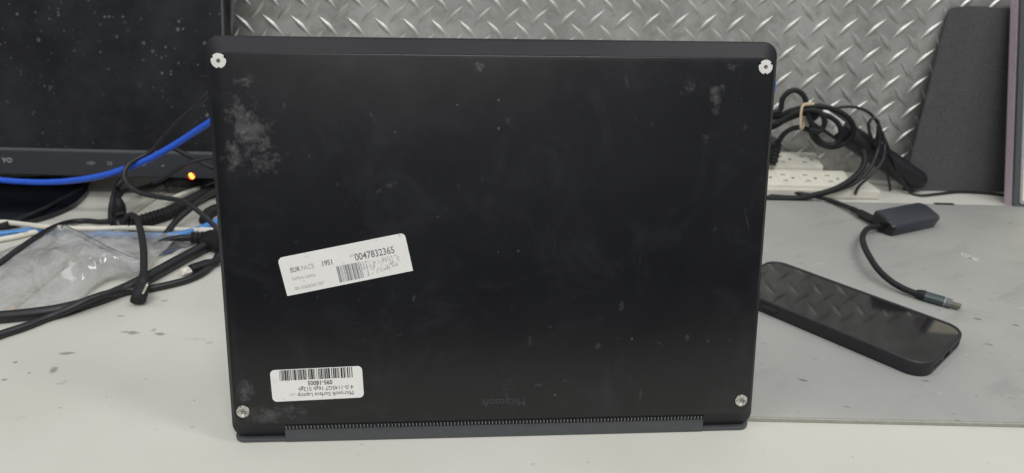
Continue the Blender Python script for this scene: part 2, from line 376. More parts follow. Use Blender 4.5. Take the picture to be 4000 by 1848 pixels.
proto = {}; hidden = MB(); nb = 0
for sgn in (-1, 1):
    m = MB(); bar_mesh(m, 0, 0, math.radians(47*sgn)); ob = m.obj('tread_bar', M['bar'], smooth=True, auto=50); proto[sgn] = ob.data; bpy.data.objects.remove(ob)
for j in range(-5, 3):
    for i in range(-30, 7):
        for sgn, ox, oz in ((-1, 0, 0), (1, -16, -15.4)):
            x = 456.4+32.0*i+ox; z = 165.2+30.85*j+oz-(x-456.4)*.0082
            if z < 12 or z > 240: continue
            vis = (x > 205 and x < 600) or (z > 150 and -330 < x < 250)
            if vis:
                o = link('tread_bar', proto[sgn], wall, T(x, 825.02, z)); nb += 1
            else: bar_mesh(hidden, x, z, math.radians(47*sgn)); 
hid = MB(); hid.v = [(x, y+825.02, z) for x, y, z in hidden.v]; hid.f = hidden.f
tag(hid.obj('tread_bars', M['bar'], wall, smooth=True, auto=50), kind='stuff')

mat = tag(slab(120, 900, 351, 737, .2, 3.0, 6, .7).obj('desk_mat', M['mat'], smooth=True), 'large grey desk mat under the phone and adapter', 'desk mat')
MB().box(121, 899, 349.6, 351.2, .25, 2.4).obj('stitched_edge', M['edge'], mat)
text('printed_word', 'TIME', 8.5, M['pale_print'], mat, frame((423.2, 600.1, 3.1), (8.2, -14.1, 0.0)), .25, .02, sx=.95, shear=-.3)
tag(MB().box(*(474.9, 496.4, 734.1, 739.1), .3, 3.6).obj('clip', M['hole'], bevel=.4), 'small black tab at the back edge of grey mat', 'clip')

# ------------------------------------------------------------------ laptop standing on its opened lid, underside to the viewer
yaw, lean = 4.0725, 13.152
lap = empty('laptop', T(-5.73, 331.95, 0) @ RZ(yaw), 'black laptop standing on edge with its worn underside facing forward', 'laptop')
MBASE = RX(-lean); MPL = MBASE @ T(0, -4.0, 0) @ RX(90)
def ring(y, l, rr_, b, t, rad): return [(x, y, z) for x, z in rrect(-l, rr_, b, t, rad, 10)]
m = MB(); m.loft([ring(-3.6, 150.9, 150.9, 11.8, 219.2, 8.0), ring(-3.2, 151.3, 151.3, 11.2, 219.7, 8.2), ring(-.8, 152.9, 152.9, 5.9, 226.6, 8.2), ring(0, 153.7, 153.7, 4.1, 227.6, 8.0), ring(.7, 154, 154, 2.7, 228.0, 8.0), ring(1.4, 154, 154, 2.4, 228.0, 8.0), ring(5.0, 154, 154, 2.6, 228.0, 8.0), ring(5.6, 153.5, 153.5, 3.0, 227.5, 7.8)])
m.obj('base_shell', M['lap'], lap, MBASE, smooth=True, auto=22)
m = MB(); m.loft([ring(-3.5, 150.7, 150.7, 12.0, 219.0, 7.9), ring(-3.9, 150.6, 150.6, 12.1, 218.9, 7.8), ring(-4.0, 150.3, 150.3, 12.4, 218.6, 7.6)])
m.obj('bottom_cover', M['cover'], lap, MBASE, smooth=True, auto=25)
MB().loft([ring(5.7, 140, 140, 60, 190, 4), ring(6.0, 139.6, 139.6, 60.4, 189.6, 4)]).obj('keyboard', M['rubber_soft'], lap, MBASE)
# screen half lying flat on the desk behind
lid = slab(-153.3, 153.3, -1.5, 214, .25, 2.4, 6.5, .4, 10).obj('lid', M['hinge'], lap, smooth=True, auto=30)
slab(-150, 150, 10, 208, 2.95, 3.2, 6, .05).obj('screen_glass', M['glossblack'], lid)
# hinge cover between the two rear corners
m = MB(); m.loft([[(x, y, z) for y, z in ((-1.7, .3), (-1.9, 1.5), (-1.0, 6.8), (-.4, 8.0), (5, 8.0), (5, .3))] for x in (-123.4, 123.4)])
m.obj('hinge_cover', M['hinge'], lap, smooth=True, auto=30)
# vent: dark slot, one fin beside each opening
vs = MB(); vs.loft([[(x, y, z) for y, z in ((-3.55, 11.75), (-1.95, 8.0), (2, 8.0), (2, 11.75))] for x in (-123.4, 123.6)])
vent = vs.obj('vent_strip', M['hole'], lap, MBASE)
NF = 122; fin = None
for k in range(NF+1):
    x = -123.3+k*246.8/NF
    if fin is None:
        q = MB(); q.loft([[(xx, y, z) for y, z in ((-3.8, 11.9), (-2.95, 9.6), (-2.3, 8.0), (-1.6, 8.0), (-2.8, 11.9))] for xx in (-.42, .42)])
        o = q.obj('vent_fin', M['lap'], vent, T(x, 0, 0)); fin = o.data
        q = MB(); q.loft([[(xx, y, z) for y, z in ((-3.15, 10.4), (-2.2, 8.05), (-1.7, 8.05), (-2.2, 10.4))] for xx in (.5, .95)]); o2 = q.obj('vent_glint', M['fin'], vent, T(x, 0, 0)); glint = o2.data  # pale sliver in each slot, its colour standing in for a highlight
    else: link('vent_fin', fin, vent, T(x, 0, 0)); (k < NF) and link('vent_glint', glint, vent, T(x, 0, 0))
MB().box(-123.4, 123.6, -3.95, -3.2, 11.6, 12.05).obj('vent_rim', M['lap'], lap, MBASE)
# feet sockets: two white clips at the top, two metal rings at the bottom
for i, (x, z, white) in enumerate(((-145.8, 214.9, 1), (145.8, 214.3, 1), (-145.8, 20.4, 0), (145.3, 20.4, 0))):
    Mf = MPL @ T(x, z, 0)
    well = disc(MB(), 0, 0, .05, 4.25 if white else 3.95, .02, .12).obj('foot_socket', M['hole'], lap, Mf)
    m = MB(); n = 144; R0 = []; R1 = []; R2 = []; hole = 1.05 if white else 1.45
    for k in range(n):
        a = 2*math.pi*k/n; rr = 3.85 if white else 3.65
        if white and any(abs((math.degrees(a)-c+180) % 360-180) < 9 for c in (30, 150, 270)): rr = 3.2
        R0.append((rr*math.cos(a), rr*math.sin(a), .1)); R1.append((rr*math.cos(a), rr*math.sin(a), .42)); R2.append((hole*math.cos(a), hole*math.sin(a), .5 if white else .42))
    m.loft([R0, R1, R2], False, False); m.obj('foot_clip' if white else 'foot_ring', M['white_pl'] if white else M['ring'], well, smooth=True, auto=30)
    disc(MB(), 0, 0, .35, hole-.1, .08, .3, 20).obj('screw', M['steel'] if white else M['fin'], well)
    if not white: MB().box(-.5, .45, -3.5, -1.3, .43, .47).obj('slot_tab', M['white_pl'], well)
text('brand_lettering', 'Microsoft', 6.6, M['engrave'], lap, MPL @ T(16.0, 24.6, .01) @ RZ(180), .02, .02)
for k, (a, b, c) in enumerate(((8.5, 30.6, 19), (5, 33.2, 10), (7.5, 36.2, 12))):
    text('fine_print', '||| |||| ||| ||||'[:c], 1.1, M['engrave'], lap, MPL @ T(a, b, .01) @ RZ(180), 0, .01)

def sticker(name, w_, h_, mtx, radii, label):
    pts = []
    for cx, cy, a0, rd in ((w_, 0, -90, radii[0]), (w_, h_, 0, radii[1]), (0, h_, 90, radii[2]), (0, 0, 180, radii[3])):
        ox = cx-rd if cx else rd; oy = cy-rd if cy else rd
        pts += [(ox+rd*math.cos(math.radians(a0+15*k)), oy+rd*math.sin(math.radians(a0+15*k))) for k in range(7)]
    o = MB().loft([[(x, y, z) for x, y in pts] for z in (.01, .13)]).obj(name, M['sticker'], lap, mtx); return tag(o, label)
s1 = sticker('asset_label', 71.0, 22.0, MPL @ T(-117.45, 88.15, 0) @ RZ(11.2), (.2, 2.6, 2.8, .2), 'worn white serial label tilted across the middle')
tx = lambda s, n, x, y, size, mt, **k: text('label_text', n, size, M[mt], s, T(x, y, .14), **k)
tx(s1, 'SUR', 5.0, 12.6, 3.7, 'ink_mid', bold=.06, sx=.85); tx(s1, 'FACE', 11.2, 12.6, 3.7, 'ink_pale', sx=.85); tx(s1, '1951', 22.4, 12.7, 4.0, 'ink_mid', bold=.08, sx=.85)
tx(s1, 'Surface Laptop', 5.0, 8.1, 2.7, 'ink_pale', sx=.8); tx(s1, 'SN: 016262421357', 5.0, 2.4, 2.6, 'ink_pale', sx=.82, bold=.02)
tx(s1, '0047832365', 41.2, 12.0, 5.6, 'ink_mid', bold=.06, sx=.8)
m = MB(); m2 = MB(); x = 30.0
while x < 66:
    wd = random.choice((.22, .3, .45, .7)); 
    if x < 43.5:
        m.box(x, x+wd, 1.6, 10.9, .14, .16)
    else:
        y = 1.8+max(0, (x-46)*.16)
        while y < 10.6:
            h = random.uniform(.4, 2.6)
            if random.random() < .62-.008*(x-43)+.03*(y-6): m2.box(x, x+wd*.8, y, min(10.8, y+h), .14, .16)
            y += h+random.uniform(.1, .7)
    x += wd+random.choice((.25, .35, .5))
m.obj('barcode', M['ink_mid'], s1); m2.obj('barcode_worn', M['ink_pale'], s1)
s2 = sticker('spec_label', 51.6, 19.1, MPL @ T(-77.95, 46.5, 0) @ RZ(181.8), (2.6, 2.6, 2.6, 2.6), 'white spec label stuck upside down near the lower corner')
tx(s2, 'Microsoft Surface Laptop', 5.6, 12.9+1.9, 3.35, 'ink', sx=1.0*.93); tx(s2, '4 i5-1145G7 16gb 512gb', 5.6, 11.2, 3.35, 'ink', sx=.93); tx(s2, '095-18005', 17.2, 7.6, 3.6, 'ink', sx=.9, bold=.06)
m = MB(); x = 5.6; random.seed(11)
while x < 46.4:
    wd = random.choice((.25, .25, .5, .5, .75, 1.05)); m.box(x, x+wd, .35, 6.6, .14, .16); x += wd+random.choice((.25, .25, .3, .5, .75))
m.obj('barcode', M['ink'], s2)

# ------------------------------------------------------------------ monitor at the left
ML = T(-303.0, 703, 26) @ RX(-16.5)
mon = empty('monitor', ML, 'black computer monitor with a dusty switched-off screen', 'monitor')
MB().box(-560, 0, 0, 24, 0, 330).obj('housing', M['rubber_soft'], mon, bevel=1.0)
MB().box(-560, -1.2, -3.2, -.05, .3, 25.2).obj('bezel', M['bezel'], mon, bevel=.7)
MB().box(-560, -1.2, -3.0, -.05, 25.25, 28.3).obj('bezel_lip', M['bezel_edge'], mon, bevel=.5)
MB().box(-560, -2.4, -2.0, -.05, 28.4, 329).obj('screen', M['dusty'], mon)
MB().box(-2.3, -1.0, -3.0, -.05, 28.4, 329).obj('side_frame', M['bezel_edge'], mon)
def icon(x, z, boxes):
    q = MB()
    for a, b, c, d in boxes: q.box(x+a, x+b, -3.28, -3.22, z+c, z+d)
    q.obj('button_icon', M['icon'], mon)
frame4 = lambda w_, h_: ((0, w_, 0, .5), (0, w_, h_-.5, h_), (0, .5, 0, h_), (w_-.5, w_, 0, h_))
def mx(px): return -144.5+(px-363)*.262
icon(mx(352), 12.2, frame4(4.5, 3.4)+((1.3, 3.2, 1.2, 2.2), (-2.6, -.9, 1.2, 2), (5.4, 7, 1.2, 2)))
icon(mx(427), 12.2, frame4(4.2, 3.2)+((4.2, 5.2, 1.2, 2.0),))
icon(mx(571), 12.0, ((0, .7, 0, 1.4), (.8, 1.5, .9, 2.6), (1.6, 2.4, .6, 1.8), (2.4, 3, 1.6, 3)))
icon(mx(645), 12.0, ((0, .6, 0, 1.1), (1, 1.6, 0, .9), (1.9, 2.7, 0, 1.9), (0, 2.7, -.1, .3)))
text('brand_lettering', 'vo', 11, M['fin'], mon, T(-239.5, -3.3, 12.5) @ RX(90), .2, .4)
# stand: foot plate on the desk and the neck behind
q = MB(); q.loft([[(x, y, z) for x, y in rrect(-330, -2, -95, 60, 70, 14)] for z in (0, 3.5, 5.2)])
st = q.obj('stand_foot', M['base'], mon, ML.inverted() @ T(-464, 716, .2) @ RZ(14), smooth=True, auto=40)
MB().box(-30, 30, 0, 16, 4, 150).obj('stand_neck', M['base'], mon, ML.inverted() @ T(-640, 740, 1))

# ------------------------------------------------------------------ left side cables
cable('network_cable', [(-515.0, 640.0, 45.3), (-500.9, 640.0, 42.2), (-477.2, 638.0, 41.6), (-453.3, 636.0, 42.3), (-426.6, 634.0, 45.2), (-397.0, 632.0, 51.2), (-373.4, 632.0, 58.5), (-347.9, 634.0, 68.6), (-322.0, 636.0, 82.5), (-300.4, 636.0, 95.9), (-284.9, 634.0, 105.4), (-260.2, 628.0, 120.6), (-218.2, 615.0, 141.8), (-153.9, 590.0, 159.2), (-64.0, 560.0, 171.0), (35.7, 530.0, 180.5), (105.9, 500.0, 189.3), (144.0, 451.8, 202.6), (149.9, 428.0, 204.5), (150.3, 417.8, 200.2), (151.4, 415.5, 194.7), (151.5, 416.0, 188.2), (152.8, 426.2, 178.4), (151.2, 451.6, 155.3), (151.2, 492.2, 109.0)], 3.0, M['blue'], 'bright blue network cable hanging in front of the monitor')
cable('charging_cable', [(-275.6, 655.0, 134.6), (-288.5, 650.0, 128.6), (-302.2, 648.0, 116.1), (-318.0, 646.0, 103.5), (-334.5, 644.0, 88.0), (-347.3, 640.0, 74.4), (-357.5, 634.0, 69.4), (-362.6, 626.0, 66.3), (-365.1, 618.0, 58.7), (-358.7, 610.0, 51.1), (-345.4, 603.0, 46.3), (-324.6, 596.0, 44.9), (-302.1, 588.0, 45.4), (-288.5, 580.0, 43.6), (-274.7, 570.0, 39.3), (-261.4, 560.0, 33.5), (-250.6, 550.0, 27.2)], 2.3, M['rubber'], 'thin black cable looping over the bright blue one')
cable('usb_cable', [(-367.2, 622.0, 54.8), (-404.0, 669.9, 28.0), (-403.7, 657.6, 20.0), (-401.3, 645.3, 11.0), (-395.2, 632.0, 5.0), (-389.0, 624.3, 4.0)], 3.3, M['rubber'], 'short thick black cable curving down to the black plug')
usb = empty('usb_plug', T(0,0,0), 'stubby black plug standing by the ribbed cord', 'plug')
MB().tube([(-389.2, 638.9, 26.0), (-387.4, 637.1, 20.0), (-387.9, 636.7, 12.0), (-385.2, 631.9, 8.0)], 5.6, 12, lambda d: min(1, .62+d*.05)).obj('plug_body', M['rubber_soft'], usb, smooth=True)
MB().tube([(-387.5, 634.5, 8.0), (-386.1, 628.6, 5.0), (-384.6, 623.0, 3.0)], 6.2, 12, flat=.6).obj('plug_shell', M['glossblack'], usb, smooth=True)
MB().tube([(-380.9, 618.5, 9.3), (-379.0, 615.3, 8.0)], 1.4, 6).obj('contact', M['steel'], usb)
MB().tube([(-388.4, 637.5, 26.0), (-390.7, 647.0, 27.0), (-399.1, 669.1, 22.0), (-404.2, 694.7, 14.0), (-405.8, 717.7, 8.0), (-402.9, 746.0, 5.0), (-396.2, 783.1, 5.0), (-387.1, 812.3, 6.0), (-376.4, 849.3, 8.0)], 2.9, 10).obj('cord', M['rubber'], usb, smooth=True)
cable('data_cable', [(-396.3, 635.0, 4.0), (-408.3, 633.4, 3.0), (-424.5, 635.2, 3.0), (-433.8, 625.8, 5.0), (-429.3, 596.7, 12.0), (-417.7, 558.8, 20.0), (-417.1, 537.1, 20.0), (-418.8, 519.3, 18.0), (-421.6, 503.7, 15.0)], 2.5, M['rubber'], 'thin black cable arching from the plug across the plastic bag')
cable('stand_lead', [(-422.4, 660.0, 40.6), (-476.4, 734.8, 6.0), (-474.8, 719.1, 5.0), (-475.5, 701.2, 5.0), (-475.4, 682.9, 6.0), (-473.2, 654.3, 8.0), (-479.4, 627.8, 8.0), (-488.9, 601.6, 8.0)], 2.2, M['rubber'], 'thin black lead lying across the monitor foot')
def rib(period, depth): return lambda d: 1-depth*(.5-.5*math.cos(2*math.pi*d/period))**2
cc = [(-373.7, 619.1, 6.0), (-365.9, 626.1, 6.5), (-356.2, 637.4, 7.0), (-347.5, 651.6, 7.0), (-341.6, 673.5, 7.0), (-336.4, 692.8, 7.0), (-332.8, 707.2, 7.0), (-324.8, 725.7, 7.0)]
tag(MB().tube(cc, 6.9, 14, rib(4.0, .26), .5).obj('coiled_cord', M['rubber_soft'], smooth=True, auto=80), 'thick black ribbed coil cord beside the standing laptop', 'cord')
cable('braided_cord', [(-306.7, 639.5, 4.0), (-309.2, 655.4, 5.0), (-305.8, 669.9, 5.0)], 6, M['rubber_soft'], 'short ribbed black cord end half hidden behind the laptop', 'cord', prof=rib(3.6, .15), step=.6)
cable('power_lead', [(-329.6, 600.6, 3.0), (-326.7, 623.8, 10.0), (-321.0, 641.4, 15.0), (-317.5, 664.7, 18.0), (-310.3, 693.3, 19.0)], 3.0, M['rubber'], 'smooth black lead crossing over the ribbed coil cord')
lt = empty('lightning_cable', T(0,0,0), 'braided black phone cable with an angled plug and silver tip', 'cable')
MB().tube([(-374.3, 618.5, 10.0), (-370.9, 618.2, 15.0), (-365.7, 616.4, 18.0), (-356.8, 607.9, 19.0), (-342.7, 586.9, 19.0), (-328.4, 562.6, 18.5), (-313.4, 534.9, 18.0), (-300.2, 508.4, 18.0), (-293.9, 494.5, 17.0)], 2.7, 10, lambda d: 1+.09*math.sin(d*3.6), .45).obj('sleeve', M['braid'], lt, smooth=True, auto=80)
q = MB(); q.tube([(-294.4, 495.8, 17.0), (-292.7, 490.9, 15.0), (-292.6, 487.8, 12.0), (-291.3, 481.5, 9.0), (-290.7, 476.9, 6.5), (-290.0, 473.5, 5.2)], 5.6, 14, lambda d: .62+.42*min(1, max(0, d-2)/14) if d < 34 else .98, .8, .72); q.obj('plug_body', M['rubber_soft'], lt, smooth=True, auto=60)
slab(-1.0, 7.6, -2.8, 2.8, -.8, .8, 1.2, .3).obj('tip', M['steel'], lt, frame((-284.2, 473.5, 13.5), (3.7, 1.3, 6.5)))
wc = [(-274.5, 615.5, 4.0), (-286.1, 614.8, 4.0), (-301.9, 615.8, 4.0), (-321.7, 616.0, 4.0), (-347.0, 617.1, 4.0), (-370.7, 615.3, 5.0), (-389.3, 605.3, 8.0), (-409.8, 599.5, 10.0), (-427.2, 600.3, 10.0), (-450.1, 605.7, 9.0), (-471.5, 612.0, 8.0), (-488.6, 615.5, 8.0), (-492.6, 615.2, 8.0)]
wcab = tag(MB().tube(wc, 2.5, 10).obj('white_cable', M['whitecab'], smooth=True), 'long white cable ending in a cut tip near the monitor foot', 'cable')
MB().tube([(-282.9, 614.8, 4.1), (-285.8, 614.0, 4.1), (-296.4, 614.6, 4.1), (-300.3, 615.0, 4.1)], 3.4, 10, lambda d: 1).obj('plug', M['white_pl'], wcab, smooth=True)
MB().tube([(-491.3, 615.5, 8.2), (-493.8, 615.0, 7.8)], 1.3, 6).obj('tip', M['ink_mid'], wcab)
cable('white_cable', [(-479.4, 579.0, 3.0), (-474.9, 586.2, 3.0), (-465.3, 593.2, 3.0), (-455.4, 604.0, 3.0), (-444.6, 610.2, 3.0), (-431.1, 612.2, 3.0), (-409.8, 609.3, 2.6), (-385.1, 604.5, 2.6)], 2.6, M['whitecab'], 'short white cable slipping under the plastic bag at its top')
lb = cable('printed_cable', [(-488.1, 591.5, 3.2), (-482.4, 597.2, 3.2), (-471.1, 602.1, 3.2), (-459.4, 606.4, 3.2), (-442.8, 607.3, 3.2), (-413.9, 603.8, 3.0), (-383.9, 602.5, 3.0), (-349.3, 601.3, 3.0), (-319.9, 606.0, 3.0), (-307.3, 616.7, 3.2), (-297.2, 634.7, 3.2), (-290.6, 650.5, 3.2)], 3.2, M['ltblue'], 'light blue cable with small printed letters under the white cables')
text('cable_print', 'H 1 CABLE  1m4', 3.2, M['ink'], lb, frame((-475.2, 588.5, 6.1), (22.7, 10.2, 0.0)) @ RX(32), .0, .02, sx=.95)
cable('white_wire', [(-369.8, 687.1, 4.0), (-362.7, 696.1, 6.0), (-353.4, 707.2, 8.0), (-343.8, 718.9, 9.0)], 2.6, M['whitecab'], 'white cable stub pointing at the orange light', prof=lambda d: .5+min(.5, d*.03))
cable('sensor_lead', [(-344.2, 717.3, 9.0), (-339.4, 727.6, 9.0), (-331.1, 749.9, 9.0)], 2.2, M['rubber'], 'black lead joined to the white cable stub')
cable('flat_cable', [(-385.4, 799.2, 1.2), (-387.2, 761.5, 1.2), (-389.1, 715.3, 1.2), (-391.0, 663.6, 1.2), (-390.3, 604.4, 1.2), (-388.8, 540.7, 1.2), (-385.5, 487.3, 1.2), (-382.7, 447.5, 1.2)], 3.6, M['beige'], 'beige flat cable lying on the desk under everything', flat=.3)
cable('screen_lead', [(-335.0, 665.0, 69.0), (-324.2, 662.0, 64.9), (-312.8, 660.0, 59.2), (-298.9, 658.0, 53.5), (-285.4, 655.0, 50.8)], 2.4, M['rubber'], 'black lead dropping across the monitor bezel to the charger')
cable('thin_lead', [(-342.5, 625.0, 48.7), (-330.2, 627.0, 54.0), (-315.4, 630.0, 63.0), (-301.2, 633.0, 68.5), (-284.8, 636.0, 72.0)], 2.0, M['rubber'], 'thin black lead rising behind the orange light')
dv = empty('charger_block', T(0,0,0), 'black rounded charger with a glowing orange light', 'charger')
MB().tube([(-384.0, 721.5, 14.0), (-373.4, 729.7, 15.0), (-358.3, 733.6, 17.0), (-343.1, 754.2, 18.0), (-334.2, 769.0, 18.0)], 12.5, 16, lambda d: .45+.55*min(1, d/26), 2).obj('case', M['glossblack'], dv, smooth=True)
MB().tube([(-313.2, 640.0, 52.3), (-310.3, 637.0, 50.0)], 1.7, 10).obj('light', M['led'], dv, smooth=True)
disc(MB(), 0, 0, 1.7, 3.3, -.3, .4, 20).obj('light_rim', M['ledred'], dv, T(*(-312.3, 639.5, 50.6)) @ RX(72))
pc = empty('power_cable', T(0,0,0), 'glossy black power cable with a ribbed strain relief and plug', 'cable')
MB().tube([(-329.3, 579.5, 2.0), (-323.0, 586.9, 4.0), (-311.9, 589.4, 6.0), (-301.9, 591.2, 6.5), (-293.7, 591.6, 6.5)], 3.4, 10).obj('cord', M['glossblack'], pc, smooth=True)
MB().tube([(-297.6, 591.2, 6.6), (-286.4, 591.4, 6.8)], 6.2, 14, rib(4.6, .38), .5).obj('strain_relief', M['rubber_soft'], pc, smooth=True, auto=80)
MB().tube([(-287.1, 590.9, 7.0), (-282.5, 589.0, 7.4), (-274.4, 583.5, 8.0), (-262.2, 575.5, 8.0)], 10, 14, lambda d: min(1, .55+d*.04)).obj('plug_body', M['rubber_soft'], pc, smooth=True)
cable('thick_power_cable', [(-386.1, 445.2, 4.0), (-369.8, 449.3, 4.0), (-350.7, 455.5, 4.0), (-334.8, 464.8, 4.0), (-320.9, 478.8, 4.0), (-311.7, 492.4, 4.5), (-302.4, 507.4, 6.0), (-295.4, 528.6, 6.0), (-288.0, 551.3, 6.0), (-280.7, 571.6, 6.0), (-273.2, 593.9, 6.0)], 4.8, M['rubber'], 'thickest black cable running along the lower edge of the bag')
cable('phone_lead', [(-367.8, 418.6, 3.0), (-364.6, 424.5, 3.0), (-354.1, 436.5, 3.0), (-345.5, 449.8, 3.0), (-333.9, 457.4, 6.0), (-323.5, 467.6, 9.0), (-314.7, 480.1, 8.0), (-307.6, 492.2, 4.0), (-294.1, 497.8, 3.0), (-281.0, 505.5, 3.0), (-268.8, 516.2, 3.0), (-262.0, 530.9, 3.0), (-261.2, 548.5, 3.0), (-265.1, 572.3, 3.0)], 3.1, M['rubber'], 'black cable under the angled plug, curling up behind the laptop')
lp = empty('lightning_plug', T(0,0,0), 'black plug with a flat silver tip pointing left, beside laptop', 'plug')
MB().tube([(-273.0, 529.8, 5.2), (-272.2, 530.9, 5.2), (-266.3, 536.7, 5.4), (-262.3, 540.5, 5.6), (-258.5, 544.0, 6.0), (-252.6, 553.1, 6.0)], 5.0, 14, lambda d: .86+.1*min(1,d/2) if d < 14 else max(.62, .96-(d-14)*.05), .8, .9).obj('plug_body', M['rubber_soft'], lp, smooth=True, auto=60)
slab(0, 8.5, -3.2, 3.2, -.75, .75, 1, .3).obj('tip', M['steel'], lp, frame((-272.8, 530.3, 5.2), (-6.0, -4.4, -0.6)) @ RX(-35))
cable('hanging_cable', [(-295.6, 765.0, 217.8), (-298.3, 765.0, 202.5), (-301.4, 765.0, 184.4), (-304.8, 763.0, 166.3), (-308.2, 760.0, 142.5), (-312.5, 750.0, 97.6)], 2.0, M['bezel_edge'], 'black cable hanging beside the right side of the monitor')

# ------------------------------------------------------------------ plastic bag
def at_u(pts, u):
    f = u*(len(pts)-1); k = min(len(pts)-2, int(f)); return pts[k].lerp(pts[k+1], f-k)
def sheet(top, bot, nu, nv, amp, seed, ridge=None, lift=0):
    tp = spline(top, 3); bt = spline(bot, 3); V_ = []; F_ = []
    for i in range(nu+1):
        u = i/nu; a = at_u(tp, u); b = at_u(bt, u)
        for j in range(nv+1):
            v = j/nv; q = a.lerp(b, v); e = math.sin(math.pi*v)
            al = q.x*.78-q.y*.62; ac = q.x*.62+q.y*.78          # creases run mostly along the fold
            nz = noise.noise((q.x*.02+seed, q.y*.03, seed))*amp*.8+(1-2.4*abs(noise.noise((al*.007, ac*.045, seed+5))))*amp*.5+(1-2.4*abs(noise.noise((al*.03+7, ac*.012, seed+9))))*amp*.28+noise.noise((al*.05, ac*.09, seed))*amp*.14
            q = q.copy(); q.z = max(1.0, q.z*(1-.25*e)+lift*e+nz*(.35+.65*e)); V_.append(tuple(q))
    for i in range(nu):
        for j in range(nv):
            k = i*(nv+1)+j; F_.append((k, k+1, k+nv+2, k+nv+1))
    return MB().add(V_, F_)
bag = empty('plastic_bag', T(*(-377.6, 521.5, 0.0)), 'crumpled clear plastic bag lying among the cables', 'plastic bag')
IB = bag.matrix_world.inverted()
sheet([(-452.6, 536.1, 8.0), (-437.9, 554.6, 10.0), (-424.5, 566.4, 12.0), (-409.1, 563.3, 20.0), (-401.5, 562.4, 26.0), (-395.8, 563.2, 28.0), (-371.4, 550.6, 24.0), (-344.2, 535.7, 20.0), (-323.1, 526.9, 16.0), (-311.0, 525.8, 13.0)],
      [(-396.5, 453.9, 2.0), (-378.0, 460.9, 2.0), (-358.0, 466.5, 2.0), (-343.0, 471.2, 2.0), (-339.3, 478.6, 2.5), (-338.2, 494.8, 3.0), (-333.9, 510.2, 4.0), (-323.1, 515.1, 7.0), (-313.3, 513.5, 9.0), (-308.2, 515.6, 10.0)], 110, 60, 7.5, 3.1, lift=9).obj('film', M['bag'], bag, IB, smooth=True, auto=180)
sheet([(-423.3, 587.7, 9.0), (-397.7, 591.0, 10.0), (-375.2, 593.5, 10.0), (-346.3, 597.4, 9.0), (-328.2, 599.5, 8.0), (-313.9, 601.2, 6.0)],
      [(-398.4, 558.3, 5.0), (-369.0, 546.6, 5.0), (-339.3, 532.9, 5.0), (-311.7, 525.5, 4.0), (-313.3, 551.6, 4.0), (-313.0, 570.4, 4.0)], 70, 36, 4.0, 8.2, lift=2).obj('film', M['bag'], bag, IB, smooth=True, auto=180)
q = MB(); q.tube([(-394.8, 560.9, 28.5), (-369.6, 547.9, 25.0), (-342.6, 533.1, 21.0), (-321.6, 524.4, 17.0), (-310.2, 524.3, 13.5)], 2.6, 8, flat=.8); q.obj('rolled_fold', M['bag'], bag, IB, smooth=True, auto=180)
q = sheet([(-321.9, 585.4, 6.0), (-307.9, 585.5, 5.0), (-290.4, 582.9, 4.0)], [(-317.9, 556.0, 3.0), (-311.4, 561.2, 2.0), (-301.5, 569.8, 2.0)], 16, 8, 2, 4.4); q.obj('torn_flap', M['bag'], bag, IB, smooth=True, auto=180)

# ------------------------------------------------------------------ right side: power strip
ps = empty('power_strip', T(330, 787, 0), 'ivory two-tier power strip against the tread plate', 'power strip')
IP = ps.matrix_world.inverted()
MB().box(180, 421, 753, 822, .3, 11.5).obj('body', M['strip'], ps, IP, bevel=2.5)
MB().loft([[(x, y, z) for y, z in ((754.5, 11), (755.5, 15.5), (787, 23.5), (788, 11))] for x in (182, 390)]).obj('outlet_tier', M['strip'], ps, IP, bevel=1.2)
MB().loft([[(x, y, z) for y, z in ((788.2, 11), (788.8, 27.5), (819, 36), (821, 11))] for x in (182, 366)]).obj('outlet_tier', M['strip'], ps, IP, bevel=1.5)
pieces = {}
for row, (ya, za, yb, zb, xe) in enumerate(((755.8, 15.5, 787, 23.5, 384), (788.9, 27.5, 819, 36, 364))):
    ang = math.degrees(math.atan2(zb-za, yb-ya))
    for k in range(7):
        x = xe-26*(k+1)
        Mo = IP @ T(x, ya, za+.05) @ RX(ang)
        me = pieces.get('o')
        if me is None:
            ob = MB(); ob.loft([[(a, b, z) for a, b in rrect(.5, 25.3, 2.2, 26.0, 3.0, 5)] for z in (-.4, .55)]); oo = ob.obj('outlet', M['strip'], ps, Mo, bevel=.25); pieces['o'] = oo.data
        else: oo = link('outlet', me, ps, Mo)
        for nm, b_ in (('a', (5, 10.5, 6.5, 8.6)), ('b', (5, 10.5, 18.6, 20.8)), ('c', (16, 19.5, 11.5, 15.2))):
            if nm not in pieces: ss = MB().box(b_[0], b_[1], b_[2], b_[3], .4, .62).obj('slot', M['slot'], oo); pieces[nm] = ss.data
            else: link('slot', pieces[nm], oo)
